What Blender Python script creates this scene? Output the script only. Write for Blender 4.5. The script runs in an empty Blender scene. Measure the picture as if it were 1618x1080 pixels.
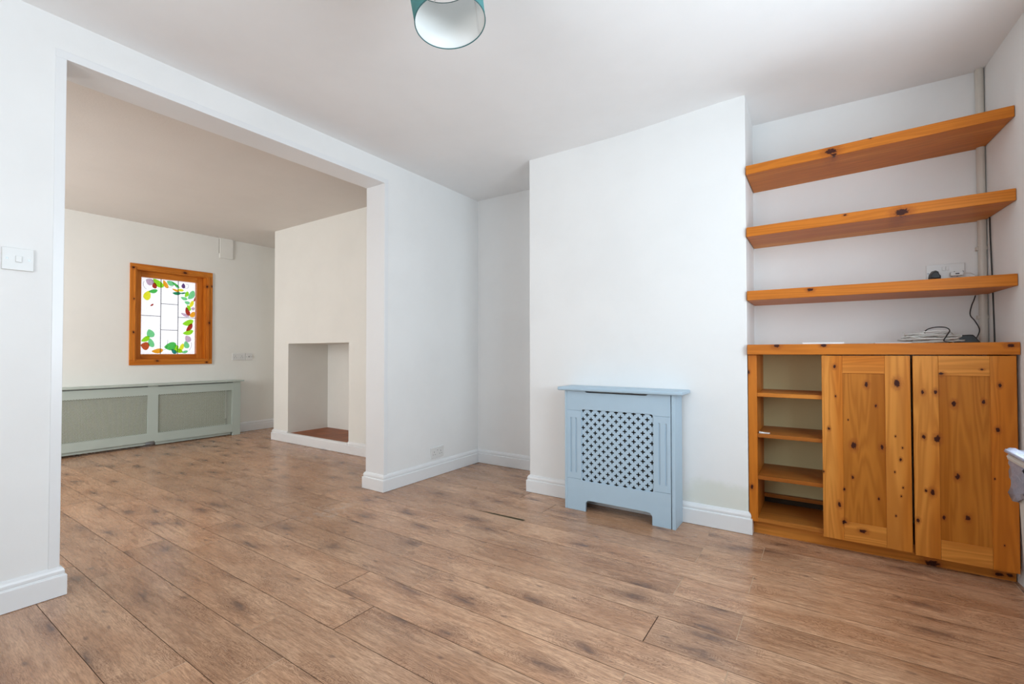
import bpy, bmesh, math, random
from mathutils import Vector, Matrix
random.seed(4)
S = bpy.context.scene
COL = S.collection

# ------------------------------------------------------------------ camera
cam = bpy.data.cameras.new('camera')
cam.sensor_width = 36.0
cam.lens = 726.5914 * 36.0 / 1618.0
cam.shift_x = -8.6926 / 1618.0
cam.shift_y = 5.2924 / 1618.0
cam.clip_start = 0.02
camo = bpy.data.objects.new('camera', cam)
COL.objects.link(camo)
FW = Vector((-0.55140008, 0.8340784, 0.01646734)); RT = Vector((0.83417606, 0.55149595, -0.00158539)); UP = Vector((0.01040401, -0.01286248, 0.99986315))
camo.matrix_world = Matrix(((RT.x, UP.x, -FW.x, 2.63918), (RT.y, UP.y, -FW.y, -3.33321), (RT.z, UP.z, -FW.z, 0.99696), (0, 0, 0, 1)))
S.camera = camo

# ------------------------------------------------------------------ world, light, exposure
S.view_settings.view_transform = 'Standard'
S.view_settings.look = 'None'
S.view_settings.gamma = 1.0
S.view_settings.use_curve_mapping = False
S.view_settings.exposure = 0.19
W = bpy.data.worlds.new('daylight'); S.world = W; W.use_nodes = True
W.node_tree.nodes['Background'].inputs[0].default_value = (0.93, 0.97, 1.0, 1)
W.node_tree.nodes['Background'].inputs[1].default_value = 1.3

def area(name, loc, direction, sx, sy, energy, color):
    l = bpy.data.lights.new(name, 'AREA'); l.shape = 'RECTANGLE'; l.size = sx; l.size_y = sy
    l.energy = energy; l.color = color
    o = bpy.data.objects.new(name, l); COL.objects.link(o); o.location = loc
    o.rotation_euler = Vector(direction).to_track_quat('-Z', 'Y').to_euler()
    return o
# daylight by the right-wall window; added fill from behind the camera, assumed rear-room opening
area('window_daylight', (3.62, -2.10, 1.50), (-1, 0.0, -0.12), 1.6, 1.25, 31, (0.62, 0.84, 1.0))
area('window_ceiling_fill', (3.60, -2.10, 0.98), (-1, -0.25, 0.85), 1.5, 0.5, 18, (0.97, 0.98, 1.0))  # added upward lamp at the window, lifts the ceiling
area('rear_fill', (1.5, -4.62, 1.5), (0, 1, 0.0), 1.5, 1.2, 4, (0.74, 0.88, 1.0))  # added weak fill lamp behind the camera
area('rear_ceiling_fill', (1.5, -4.60, 1.0), (0, 1, 0.95), 1.4, 0.5, 17, (0.97, 0.98, 1.0))  # added upward fill lamp, brightens the ceiling from behind the camera
area('rear_room_daylight', (-1.9, -4.62, 1.45), (-0.9, 1, 0.16), 1.5, 1.7, 60, (0.96, 0.98, 1.0))  # unseen rear-room opening, assumed; aimed to brighten the far wall

# ------------------------------------------------------------------ helpers: nodes
def srgb(r, g, b):
    f = lambda c: (c / 255.0 / 12.92) if c / 255.0 <= 0.04045 else ((c / 255.0 + 0.055) / 1.055) ** 2.4
    return (f(r), f(g), f(b), 1.0)

class NT:
    def __init__(s, name):
        s.m = bpy.data.materials.new(name); s.m.use_nodes = True
        s.t = s.m.node_tree; s.n = s.t.nodes; s.l = s.t.links
        s.bsdf = s.n['Principled BSDF']; s.out = s.n['Material Output']
    def put(s, sock, v):
        if hasattr(v, 'is_linked') or hasattr(v, 'links'): s.l.new(v, sock)
        else: sock.default_value = v
    def node(s, typ, ins=None, **kw):
        nd = s.n.new(typ)
        for k, v in kw.items(): setattr(nd, k, v)
        for k, v in (ins or {}).items(): s.put(nd.inputs[k], v)
        return nd
    def math(s, op, a, b=0.0, c=0.0, clamp=False):
        return s.node('ShaderNodeMath', {0: a, 1: b, 2: c}, operation=op, use_clamp=clamp).outputs[0]
    def vmath(s, op, a, b=(0, 0, 0), c=(0, 0, 0)):
        nd = s.node('ShaderNodeVectorMath', {0: a, 1: b}, operation=op)
        if op == 'MULTIPLY_ADD': s.put(nd.inputs[2], c)
        return nd.outputs['Value'] if op in ('LENGTH', 'DOT_PRODUCT') else nd.outputs['Vector']
    def pos(s): return s.node('ShaderNodeNewGeometry').outputs['Position']
    def noise(s, vec, scale, detail=3.0, rough=0.5, dist=0.0):
        return s.node('ShaderNodeTexNoise', {'Vector': vec, 'Scale': scale, 'Detail': detail, 'Roughness': rough, 'Distortion': dist}).outputs[0]
    def rng(s, v, a, b, c=0.0, d=1.0, smooth=True):
        return s.node('ShaderNodeMapRange', {0: v, 1: a, 2: b, 3: c, 4: d}, interpolation_type='SMOOTHSTEP' if smooth else 'LINEAR').outputs[0]
    def mix(s, f, a, b, mode='MIX'):
        nd = s.n.new('ShaderNodeMix'); nd.data_type = 'RGBA'; nd.blend_type = mode
        s.put(nd.inputs[0], f); s.put(nd.inputs[6], a); s.put(nd.inputs[7], b)
        return nd.outputs[2]
    def ramp(s, f, stops):
        nd = s.n.new('ShaderNodeValToRGB'); s.put(nd.inputs[0], f)
        e = nd.color_ramp.elements
        while len(e) < len(stops): e.new(0.5)
        for i, (p, c) in enumerate(stops): e[i].position = p; e[i].color = c
        return nd.outputs[0]
    def bump(s, h, strength=0.1, dist=0.002):
        b = s.node('ShaderNodeBump', {'Strength': strength, 'Distance': dist, 'Height': h})
        s.l.new(b.outputs[0], s.bsdf.inputs['Normal'])
    def fin(s, color=None, rough=None, spec=None):
        if color is not None: s.put(s.bsdf.inputs['Base Color'], color)
        if rough is not None: s.put(s.bsdf.inputs['Roughness'], rough)
        if spec is not None: s.put(s.bsdf.inputs['Specular IOR Level'], spec)
        return s.m

def plain(name, col, rough=0.5, spec=0.4, metal=0.0, var=0.04):
    t = NT(name); n = t.noise(t.pos(), 9.0, 3)
    c2 = tuple(x * (1 - var * 2) for x in col[:3]) + (1,)
    t.bsdf.inputs['Metallic'].default_value = metal
    return t.fin(t.mix(n, col, c2), rough, spec)

def wall_paint(name, col, stain=None, bumpy=0.12):
    t = NT(name); p = t.pos()
    n = t.noise(p, 2.2, 4, 0.6); f = t.noise(p, 90.0, 4, 0.6)
    c = t.mix(t.rng(n, 0.35, 0.75), col, tuple(x * 0.965 for x in col[:3]) + (1,))
    if stain:
        (cx, cy, cz), (rx, ry, rz), sc, amt = stain
        d = t.vmath('LENGTH', t.vmath('MULTIPLY_ADD', p, (1 / rx, 1 / ry, 1 / rz), (-cx / rx, -cy / ry, -cz / rz)))
        nn = t.noise(p, 9.0, 5, 0.65)
        mk = t.math('MULTIPLY', t.rng(t.math('SUBTRACT', d, t.math('MULTIPLY', nn, 0.9)), 0.15, 0.75, 1.0, 0.0), amt)
        c = t.mix(mk, c, sc)
    t.bump(f, bumpy, 0.002)
    return t.fin(c, 0.65, 0.25)

def pine(name, axis='z', knots=(), dark=1.0, seed=0.0, tone=None, flat='y'):
    """oiled pine; grain runs along axis; knots = (x, y, z, r) in metres"""
    t = NT(name); p = t.pos()
    lo, hi = 1.6, 26.0
    sc = {'x': (lo, hi, hi), 'y': (hi, lo, hi), 'z': (hi, hi, lo)}[axis]
    st = {'x': (0.62, 1, 1), 'y': (1, 0.62, 1), 'z': (1, 1, 0.62)}[axis]
    vec = t.vmath('MULTIPLY_ADD', p, sc, (seed, seed * 1.7, seed * 0.6))
    warp = t.noise(vec, 0.35, 3, 0.5, 0.4)
    q = t.math('FRACT', t.math('MULTIPLY', warp, 13.0))
    rings = t.rng(t.math('ABSOLUTE', t.math('SUBTRACT', q, 0.5)), 0.0, 0.5)
    fib = t.noise(vec, 5.0, 4, 0.6)
    big = t.noise(vec, 0.22, 2, 0.5)
    a, b, c_ = tone or (srgb(224, 150, 68), srgb(202, 118, 36), srgb(156, 80, 14))
    col = t.mix(t.rng(big, 0.40, 0.60), a, b)
    col = t.mix(t.math('MULTIPLY', rings, 0.42), col, c_)
    col = t.mix(t.math('MULTIPLY', fib, 0.30), col, b)
    # a sprinkling of pin knots
    acc = None
    for (kx, ky, kz, r) in knots:
        ir = [s_ / r * (0.12 if 'xyz'[q_] == flat else 1.0) for q_, s_ in enumerate(st)]
        d = t.vmath('LENGTH', t.vmath('MULTIPLY_ADD', p, tuple(ir), (-kx * ir[0], -ky * ir[1], -kz * ir[2])))
        acc = d if acc is None else t.math('MINIMUM', acc, d)
    if acc is not None:
        acc = t.math('ADD', acc, t.math('MULTIPLY', t.math('SUBTRACT', fib, 0.5), 1.0))
        acc = t.math('ADD', acc, t.math('MULTIPLY', t.math('SUBTRACT', t.noise(p, 110.0, 2), 0.5), 1.1))
        col = t.mix(t.rng(acc, 0.9, 2.4, 0.55, 0.0), col, srgb(150, 76, 28))
        col = t.mix(t.rng(acc, 0.62, 1.0, 1.0, 0.0), col, srgb(62, 24, 14))
    if dark != 1.0: col = t.mix(1.0, col, (dark, dark, dark, 1), 'MULTIPLY')
    t.bump(fib, 0.05, 0.001)
    return t.fin(col, 0.42, 0.2)

# ------------------------------------------------------------------ helpers: meshes
def finish(o, bevel=0.0, seg=2, smooth=False):
    if bevel:
        md = o.modifiers.new('bevel', 'BEVEL'); md.width = bevel; md.segments = seg; md.limit_method = 'ANGLE'; md.angle_limit = math.radians(50)
    if smooth:
        for f in o.data.polygons: f.use_smooth = True
    return o
def link(name, me, mats, parent=None, bevel=0.0, smooth=False, seg=2):
    o = bpy.data.objects.new(name, me); COL.objects.link(o)
    for m in (mats if isinstance(mats, (list, tuple)) else [mats]): me.materials.append(m)
    if parent is not None:
        o.parent = parent
        o.matrix_parent_inverse = Matrix.Translation(-parent_loc(parent))
    return finish(o, bevel, seg, smooth)
def parent_loc(p):
    v = Vector(p.location)
    q = p
    return v if q.parent is None else v  # parts of parts sit at the origin of the world
class MB:
    def __init__(s): s.v = []; s.f = []; s.mi = []
    def add(s, vs, fs, mi=0):
        b = len(s.v); s.v += [tuple(v) for v in vs]
        for f in fs: s.f.append([b + i for i in f]); s.mi.append(mi)
        return s
    def box(s, x0, x1, y0, y1, z0, z1, fn=None, mi=0):
        vs = [(x, y, z) for z in (z0, z1) for y in (y0, y1) for x in (x0, x1)]
        if fn: vs = [fn(*v) for v in vs]
        return s.add(vs, [(0, 2, 3, 1), (4, 5, 7, 6), (0, 1, 5, 4), (1, 3, 7, 5), (3, 2, 6, 7), (2, 0, 4, 6)], mi)
    def cyl(s, c, axis, r, h, n=20, r2=None, mi=0):
        a = Vector(axis).normalized(); e1 = a.orthogonal().normalized(); e2 = a.cross(e1); c = Vector(c); r2 = r if r2 is None else r2
        vs = []
        for k, (rr, hh) in enumerate(((r, 0), (r2, h))):
            for i in range(n):
                t = 2 * math.pi * i / n
                vs.append(c + a * hh + (e1 * math.cos(t) + e2 * math.sin(t)) * rr)
        fs = [(i, (i + 1) % n, n + (i + 1) % n, n + i) for i in range(n)] + [tuple(range(n - 1, -1, -1)), tuple(range(n, 2 * n))]
        return s.add(vs, fs, mi)
    def build(s, name, mats, parent=None, bevel=0.0, smooth=False, seg=2):
        me = bpy.data.meshes.new(name); me.from_pydata(s.v, [], s.f)
        o = link(name, me, mats, parent, bevel, smooth, seg)
        for i, p in enumerate(me.polygons): p.material_index = s.mi[i]
        bm = bmesh.new(); bm.from_mesh(me); bmesh.ops.recalc_face_normals(bm, faces=bm.faces); bm.to_mesh(me); bm.free()
        return o
def box(name, mat, x0, x1, y0, y1, z0, z1, parent=None, bevel=0.0, fn=None):
    return MB().box(x0, x1, y0, y1, z0, z1, fn).build(name, mat, parent, bevel)
def empty(name, loc, label=None, cat=None, group=None, kind=None):
    o = bpy.data.objects.new(name, None); COL.objects.link(o); o.location = loc; o.empty_display_size = 0.1
    tag(o, label, cat, group, kind); return o
def tag(o, label=None, cat=None, group=None, kind=None):
    if label: o['label'] = label
    if cat: o['category'] = cat
    if group: o['group'] = group
    if kind: o['kind'] = kind
    return o
def struct(o): o['kind'] = 'structure'; return o
def panel2d(name, outer, holes, depth, to3d, mat, parent=None, bevel=0.0, bseg=1):
    """flat board cut from an outline with holes (2-D fill), thickness depth, mapped by to3d(u, v, w) with w in 0..depth"""
    cu = bpy.data.curves.new(name, 'CURVE'); cu.dimensions = '2D'; cu.fill_mode = 'BOTH'
    cu.extrude = depth / 2 - bevel; cu.bevel_depth = bevel; cu.bevel_resolution = bseg; cu.offset = -bevel
    for pts in [outer] + list(holes):
        sp = cu.splines.new('POLY'); sp.points.add(len(pts) - 1); sp.use_cyclic_u = True
        for i, (a, b) in enumerate(pts): sp.points[i].co = (a, b, 0, 1)
    tmp = bpy.data.objects.new('tmp', cu); COL.objects.link(tmp)
    dg = bpy.context.evaluated_depsgraph_get(); dg.update()
    me = bpy.data.meshes.new_from_object(tmp.evaluated_get(dg))
    bpy.data.objects.remove(tmp); bpy.data.curves.remove(cu)
    for v in me.vertices: v.co = Vector(to3d(v.co.x, v.co.y, v.co.z + depth / 2))
    bm = bmesh.new(); bm.from_mesh(me); bmesh.ops.remove_doubles(bm, verts=bm.verts, dist=1e-5); bmesh.ops.recalc_face_normals(bm, faces=bm.faces); bm.to_mesh(me); bm.free()
    me.materials.clear()
    return link(name, me, mat, parent)
def rrect(u0, u1, v0, v1, r, n=6):
    out = []
    for cx, cy, a0 in ((u1 - r, v1 - r, 0), (u0 + r, v1 - r, 90), (u0 + r, v0 + r, 180), (u1 - r, v0 + r, 270)):
        for i in range(n + 1):
            a = math.radians(a0 + 90 * i / n); out.append((cx + r * math.cos(a), cy + r * math.sin(a)))
    return out
def sweep(name, path, profile, mat, parent=None, side=1, z0=0.0, smooth=False):
    """skirting: profile (outset, z) swept along a plan path, mitred; side=1 -> outset to the right of travel"""
    P = [Vector(p) for p in path]; n = len(P); vs = []; m = len(profile)
    for i in range(n):
        d1 = (P[i] - P[i - 1]).normalized() if i > 0 else None
        d2 = (P[i + 1] - P[i]).normalized() if i < n - 1 else None
        d1 = d1 or d2; d2 = d2 or d1
        n1 = Vector((d1.y, -d1.x)) * side; n2 = Vector((d2.y, -d2.x)) * side
        b = (n1 + n2); b = b / (1 + n1.dot(n2)) if (1 + n1.dot(n2)) > 1e-4 else n1
        for (o_, z) in profile: vs.append((P[i].x + b.x * o_, P[i].y + b.y * o_, z + z0))
    fs = []
    for i in range(n - 1):
        for j in range(m): fs.append((i * m + j, i * m + (j + 1) % m, (i + 1) * m + (j + 1) % m, (i + 1) * m + j))
    fs.append(tuple(range(m))); fs.append(tuple((n - 1) * m + j for j in range(m)))
    return MB().add(vs, fs).build(name, mat, parent)
def smooth_path(pts, n=8):
    P = [Vector(p) for p in pts]; out = []
    for i in range(len(P) - 1):
        p0 = P[max(i - 1, 0)]; p1 = P[i]; p2 = P[i + 1]; p3 = P[min(i + 2, len(P) - 1)]
        for k in range(n):
            t = k / n
            out.append(0.5 * ((2 * p1) + (p2 - p0) * t + (2 * p0 - 5 * p1 + 4 * p2 - p3) * t * t + (3 * p1 - p0 - 3 * p2 + p3) * t ** 3))
    out.append(P[-1]); return out
def tube(name, pts, r, mat, parent=None, n=8, sm=8):
    P = smooth_path(pts, sm) if sm else [Vector(p) for p in pts]
    vs = []; fs = []; prev = None
    for i, p in enumerate(P):
        d = (P[min(i + 1, len(P) - 1)] - P[max(i - 1, 0)]).normalized()
        e1 = d.orthogonal().normalized() if prev is None else (prev - d * prev.dot(d)).normalized()
        prev = e1; e2 = d.cross(e1)
        for k in range(n):
            a = 2 * math.pi * k / n; vs.append(p + (e1 * math.cos(a) + e2 * math.sin(a)) * r)
    for i in range(len(P) - 1):
        for k in range(n): fs.append((i * n + k, i * n + (k + 1) % n, (i + 1) * n + (k + 1) % n, (i + 1) * n + k))
    fs.append(tuple(range(n))); fs.append(tuple((len(P) - 1) * n + k for k in range(n)))
    return MB().add(vs, fs).build(name, mat, parent, smooth=True)

# ------------------------------------------------------------------ materials
M_wall = wall_paint('white_wall_paint', srgb(240, 240, 239))
M_breast = wall_paint('white_wall_paint_damp', srgb(240, 240, 239), ((2.16, -0.504, 0.17), (0.24, 1.0, 0.10), srgb(200, 206, 180), 0.35))
M_ceil = wall_paint('ceiling_paint', srgb(243, 243, 243), bumpy=0.05)
M_ceil2 = wall_paint('rear_ceiling_paint', srgb(228, 223, 217), bumpy=0.45)
M_wall2 = wall_paint('rear_room_paint', srgb(238, 237, 231), bumpy=0.25)
M_trim = plain('white_gloss_woodwork', srgb(236, 237, 238), 0.28, 0.5, var=0.01)
M_blue = plain('blue_grey_painted_mdf', srgb(180, 203, 219), 0.42, 0.4, var=0.02)
M_sage = plain('sage_grey_painted_mdf', srgb(186, 198, 190), 0.42, 0.4, var=0.02)
M_dark = plain('dark_inside_shade', srgb(66, 56, 46), 0.8, 0.1)  # dark colour stands in for shade inside the radiator cover and cabinet
M_black = plain('black_plastic', srgb(20, 20, 22), 0.35, 0.5)
M_white_pl = plain('white_plastic', srgb(228, 228, 226), 0.25, 0.5, var=0.01)
M_slot = plain('dark_slot', srgb(58, 58, 60), 0.6, 0.2)
M_screw = plain('steel_screw', srgb(150, 150, 150), 0.3, 0.5, 0.9)
M_cream = wall_paint('cream_alcove_paint', srgb(214, 206, 158), bumpy=0.2)

def floor_material():
    t = NT('oak_laminate')
    uv = t.node('ShaderNodeUVMap', uv_map='plank').outputs[0]
    rnd = t.node('ShaderNodeAttribute', attribute_name='rnd').outputs['Color']
    sep = t.node('ShaderNodeSeparateXYZ', {0: rnd}).outputs
    off = t.vmath('MULTIPLY', rnd, (37.0, 23.0, 11.0))
    base = t.vmath('ADD', uv, off)
    wob = t.node('ShaderNodeTexNoise', {'Vector': t.vmath('MULTIPLY', base, (14.0, 26.0, 1.0)), 'Scale': 1.0, 'Detail': 3.0, 'Roughness': 0.55}).outputs[1]
    wob = t.vmath('SUBTRACT', wob, (0.5, 0.5, 0.5))
    wob2 = t.node('ShaderNodeTexNoise', {'Vector': t.vmath('MULTIPLY', base, (2.2, 6.0, 1.0)), 'Scale': 1.0, 'Detail': 2.0}).outputs[1]
    wob2 = t.vmath('SUBTRACT', wob2, (0.5, 0.5, 0.5))
    big = t.noise(t.vmath('MULTIPLY', base, (2.4, 7.0, 1.0)), 1.0, 3, 0.55, 0.3)
    fine = t.noise(t.vmath('MULTIPLY', base, (26.0, 260.0, 1.0)), 1.0, 3, 0.65)
    med = t.noise(t.vmath('MULTIPLY', base, (7.0, 60.0, 1.0)), 1.0, 4, 0.65, 0.4)
    def knots(su, sv_, keep, shift, w1, w2):
        kc = t.vmath('MULTIPLY_ADD', base, (su, sv_, 0), (shift, shift * 2, 0))
        kc = t.vmath('ADD', kc, t.vmath('ADD', t.vmath('MULTIPLY', wob, (w1, w1, 0)), t.vmath('MULTIPLY', wob2, (w2, w2, 0))))
        vo = t.node('ShaderNodeTexVoronoi', {'Vector': kc, 'Scale': 1.0, 'Randomness': 0.85}, voronoi_dimensions='2D')
        on = t.rng(t.node('ShaderNodeSeparateColor', {0: vo.outputs['Color']}).outputs[0], keep, keep + 0.03)
        return vo.outputs['Distance'], on
    d1, on1 = knots(2.3, 6.2, 0.42, 0.0, 0.34, 0.55)
    d2, on2 = knots(6.0, 14.0, 0.84, 4.7, 0.30, 0.4)
    rg = t.math('MULTIPLY_ADD', d1, 26.0, t.math('MULTIPLY', big, 5.0))
    rg = t.rng(t.math('ABSOLUTE', t.math('SUBTRACT', t.math('FRACT', rg), 0.5)), 0.18, 0.5)
    ringm = t.math('MULTIPLY', rg, t.math('MULTIPLY', t.rng(d1, 0.16, 0.60, 0.95, 0.12), t.rng(fine, 0.25, 0.65, 0.4, 1.0)))
    core = t.math('MULTIPLY', t.rng(d1, 0.0, 0.17, 1.0, 0.0), t.math('MULTIPLY', on1, t.rng(med, 0.30, 0.6, 0.45, 1.0)))
    core2 = t.math('MULTIPLY', t.rng(d2, 0.02, 0.15, 0.75, 0.0), on2)
    halo = t.math('MULTIPLY', t.rng(d1, 0.06, 0.40, 1.0, 0.0), t.math('MULTIPLY_ADD', on1, 0.8, 0.2))
    col = t.mix(t.rng(big, 0.30, 0.70), srgb(232, 188, 152), srgb(206, 158, 122))
    col = t.mix(t.math('MULTIPLY', t.rng(med, 0.34, 0.72), 0.50), col, srgb(144, 102, 74))
    col = t.mix(t.math('MULTIPLY', t.rng(fine, 0.35, 0.70), 0.50), col, srgb(126, 88, 64))
    col = t.mix(t.math('MULTIPLY', ringm, 0.62), col, srgb(116, 78, 56))
    col = t.mix(t.math('MULTIPLY', halo, 0.40), col, srgb(124, 86, 64))
    col = t.mix(t.math('MULTIPLY', t.math('MAXIMUM', core, core2), 0.85), col, srgb(102, 78, 68))
    # plank to plank tint
    tint = t.mix(sep[0], (0.84, 0.83, 0.83, 1), (1.06, 1.03, 1.01, 1))
    col = t.mix(1.0, col, tint, 'MULTIPLY')
    # pale scuffed patch in front of the opening
    p = t.pos()
    d = t.vmath('LENGTH', t.vmath('MULTIPLY_ADD', p, (1 / 0.17, 1 / 0.27, 1.0), (-0.03 / 0.17, 1.58 / 0.27, 0)))
    nn = t.noise(p, 14.0, 5, 0.7)
    sc = t.math('MULTIPLY', t.rng(d, 0.3, 1.1, 1.0, 0.0), t.rng(nn, 0.44, 0.68))
    col = t.mix(t.math('MULTIPLY', sc, 0.5), col, srgb(205, 190, 178))
    rough = t.rng(med, 0.0, 1.0, 0.18, 0.34, False)
    t.bump(fine, 0.06, 0.0006)
    return t.fin(col, rough, 0.5)
M_floor = floor_material()
M_joint = plain('worn_plank_edge', srgb(190, 158, 130), 0.6, 0.2)
M_gap = plain('dark_plank_gap', srgb(70, 48, 36), 0.8, 0.1)
M_gapd = plain('dark_chip', srgb(74, 66, 48), 0.8, 0.1)

# ------------------------------------------------------------------ floor
def build_floor():
    X0, X1, Y0 = -3.75, 3.62, -4.7
    w = 0.1825; L = 1.215; g = 0.0009
    r0 = int(math.floor((Y0 + 2.85) / w)); r1 = int(math.ceil((0.15 + 2.85) / w))
    V = []; Fc = []; MI = []; UV = []; RN = []
    def quad(x0, x1, y0, y1, z, mi, u=(0, 1, 0, 1), rn=(0, 0, 0)):
        b = len(V); V.extend([(x0, y0, z), (x1, y0, z), (x1, y1, z), (x0, y1, z)]); Fc.append((b, b + 1, b + 2, b + 3)); MI.append(mi)
        UV.append([(u[0], u[2]), (u[1], u[2]), (u[1], u[3]), (u[0], u[3])]); RN.append(rn)
    quad(X0 - .01, X1 + .01, Y0 - .2, 0.2, -0.0025, 1)
    for r in range(r0, r1):
        y0 = -2.85 + r * w; y1 = y0 + w
        off = 0.903 if r % 2 == 0 else 1.163
        off += random.uniform(-0.012, 0.012)
        k = math.floor((X0 - off) / L)
        while off + k * L < X1:
            a = off + k * L; b = a + L
            rn = (random.random(), random.random(), random.random())
            xa, xb = max(a, X0) + g, min(b, X1) - g
            quad(xa, xb, y0 + g, y1 - g, 0, 0, (xa - a, xb - a, 0, w), rn)
            if a > X0: quad(a - 0.0016, a + 0.0016, y0 + g, y1 - g, 0.0002, 2 if random.random() < 0.65 else 1)
            k += 1
    me = bpy.data.meshes.new('floor'); me.from_pydata(V, [], Fc)
    me.uv_layers.new(name='plank'); me.color_attributes.new('rnd', 'FLOAT_COLOR', 'CORNER')
    me.color_attributes['rnd'].data.foreach_set('color', [c_ for r_ in RN for _ in range(4) for c_ in (r_[0], r_[1], r_[2], 1.0)])
    me.uv_layers['plank'].data.foreach_set('uv', [c_ for q_ in UV for pr_ in q_ for c_ in pr_])
    for i, p in enumerate(me.polygons):
        p.material_index = MI[i]
    o = link('floor', me, [M_floor, M_gap, M_joint]); struct(o)
    # chipped joint in front of the left alcove
    pts = [(0.775, -1.0245), (0.86, -1.020), (0.93, -1.013), (1.02, -1.009), (1.10, -1.006), (1.155, -1.004), (1.150, -1.024), (1.05, -1.027), (0.9, -1.0285)]
    MB().add([(x, y, 0.0006) for x, y in pts], [tuple(range(len(pts)))]).build('chipped_joint', M_gapd, o)['label'] = 'dark chipped gap in a plank joint'
    pts = [(0.87, -1.0285), (0.95, -1.030), (1.05, -1.0285), (1.148, -1.0255), (1.125, -1.048), (1.0, -1.041), (0.92, -1.036)]
    MB().add([(x, y, 0.0005) for x, y in pts], [tuple(range(len(pts)))]).build('worn_edge', M_joint, o)
build_floor()

# ------------------------------------------------------------------ ceilings
H = 2.4
def ceiling_front():
    nx, ny = 60, 60; vs = []; fs = []
    x0, x1, y0, y1 = -0.15, 3.62, -4.6, 0.1
    for j in range(ny + 1):
        for i in range(nx + 1):
            x = x0 + (x1 - x0) * i / nx; y = y0 + (y1 - y0) * j / ny
            z = H + 0.037 * math.exp(-((x - 2.295) ** 2 / 0.5 ** 2 + (y + 0.504) ** 2 / 0.22 ** 2))
            vs.append((x, y, z))
    for j in range(ny):
        for i in range(nx):
            a = j * (nx + 1) + i; fs.append((a, a + nx + 1, a + nx + 2, a + 1))
    b = len(vs)
    vs += [(x0, y0, 2.56), (x1, y0, 2.56), (x1, y1, 2.56), (x0, y1, 2.56)]; fs.append((b, b + 1, b + 2, b + 3))
    struct(MB().add(vs, fs).build('ceiling', M_ceil, smooth=True))
ceiling_front()
struct(box('ceiling', M_ceil2, -3.75, -0.15, -4.6, 0.2, 2.418, 2.56))

# ------------------------------------------------------------------ walls
T = 0.1937; YJ = -1.093; YL = -2.780; HD = 2.2325; TL = 0.034
m = MB()
m.box(-T, 0, YJ + TL, 0.12, 0, 2.5); m.box(-T, 0, -4.6, YL - TL, 0, 2.5); m.box(-T, 0, YL - TL, YJ + TL, HD + TL, 2.5)
struct(m.build('wall_left', M_wall))
# timber lining of the opening, standing just proud of the plaster
struct(box('trim_1', M_trim, -T - .003, .004, YJ, YJ + TL, 0, HD, bevel=0.0015))
struct(box('trim_2', M_trim, -T - .003, .004, YL - TL, YL, 0, HD, bevel=0.0015))
struct(box('trim_3', M_trim, -T - .003, .004, YL - TL, YJ + TL, HD, HD + TL, bevel=0.0015))
# front room, fireplace side
struct(box('wall_front', M_wall, 0, 0.8745, 0.0, 0.12, 0, 2.5))
struct(box('wall_breast', M_breast, 0.8745, 2.295, -0.504, 0.12, 0, 2.5, bevel=0.003))
struct(box('wall_alcove', M_wall, 2.295, 3.6, -0.163, 0.12, 0, 2.5))
skew = lambda x, y, z: (x + (-0.163 - y) * 0.06 if x < 3.4 else x, y, z)
WX = 3.323
m = MB()
wy0, wy1, wz0, wz1 = -2.94, -1.27, 0.88, 2.13
for a in ((-4.6, wy0, 0, 2.5), (wy1, 0.12, 0, 2.5), (wy0, wy1, 0, wz0), (wy0, wy1, wz1, 2.5)):
    m.box(WX, 3.7, a[0], a[1], a[2], a[3], fn=skew)
struct(m.build('wall_right', M_wall))
def win_frame(name, pts_box, bars):
    m = MB()
    for b in bars: m.box(*b)
    return struct(m.build(name, M_trim, bevel=0.003))
win_frame('window_2', None, [(3.58, 3.64, wy0, wy0 + .06, wz0, wz1), (3.58, 3.64, wy1 - .06, wy1, wz0, wz1), (3.58, 3.64, wy0 + .06, wy1 - .06, wz0, wz0 + .06), (3.58, 3.64, wy0 + .06, wy1 - .06, wz1 - .06, wz1), (3.585, 3.635, -2.13, -2.07, wz0 + .06, wz1 - .06)])
# wall behind the camera, with an unseen window added for fill light
m = MB(); m.box(-0.0, 0.8, -4.72, -4.4, 0, 2.5); m.box(2.2, 3.7, -4.72, -4.4, 0, 2.5); m.box(.8, 2.2, -4.72, -4.4, 0, .9); m.box(.8, 2.2, -4.72, -4.4, 2.1, 2.5)
struct(m.build('wall_back', M_wall))
win_frame('window_3', None, [(.8, .86, -4.64, -4.58, .9, 2.1), (2.14, 2.2, -4.64, -4.58, .9, 2.1), (.86, 2.14, -4.64, -4.58, .9, .96), (.86, 2.14, -4.64, -4.58, 2.04, 2.1)])
# rear room
m = MB(); m.box(-3.75, -2.6, -4.72, -4.4, 0, 2.5); m.box(-1.2, -.0, -4.72, -4.4, 0, 2.5); m.box(-2.6, -1.2, -4.72, -4.4, 0, .5); m.box(-2.6, -1.2, -4.72, -4.4, 2.15, 2.5)
struct(m.build('wall_back', M_wall2))
FX = -3.533
oy0, oy1, oz0, oz1 = -1.474, -0.785, 0.923, 1.918
m = MB(); XF = -3.75
m.box(XF, FX, -4.72, oy0, 0, 2.5); m.box(XF, FX, oy1, 0.2, 0, 2.5); m.box(XF, FX, oy0, oy1, 0, oz0); m.box(XF, FX, oy0, oy1, oz1, 2.5)
struct(m.build('wall_far', M_wall2))
struct(box('wall_front', M_wall2, FX, -T, 0.12, 0.25, 0, 2.5))
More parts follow.
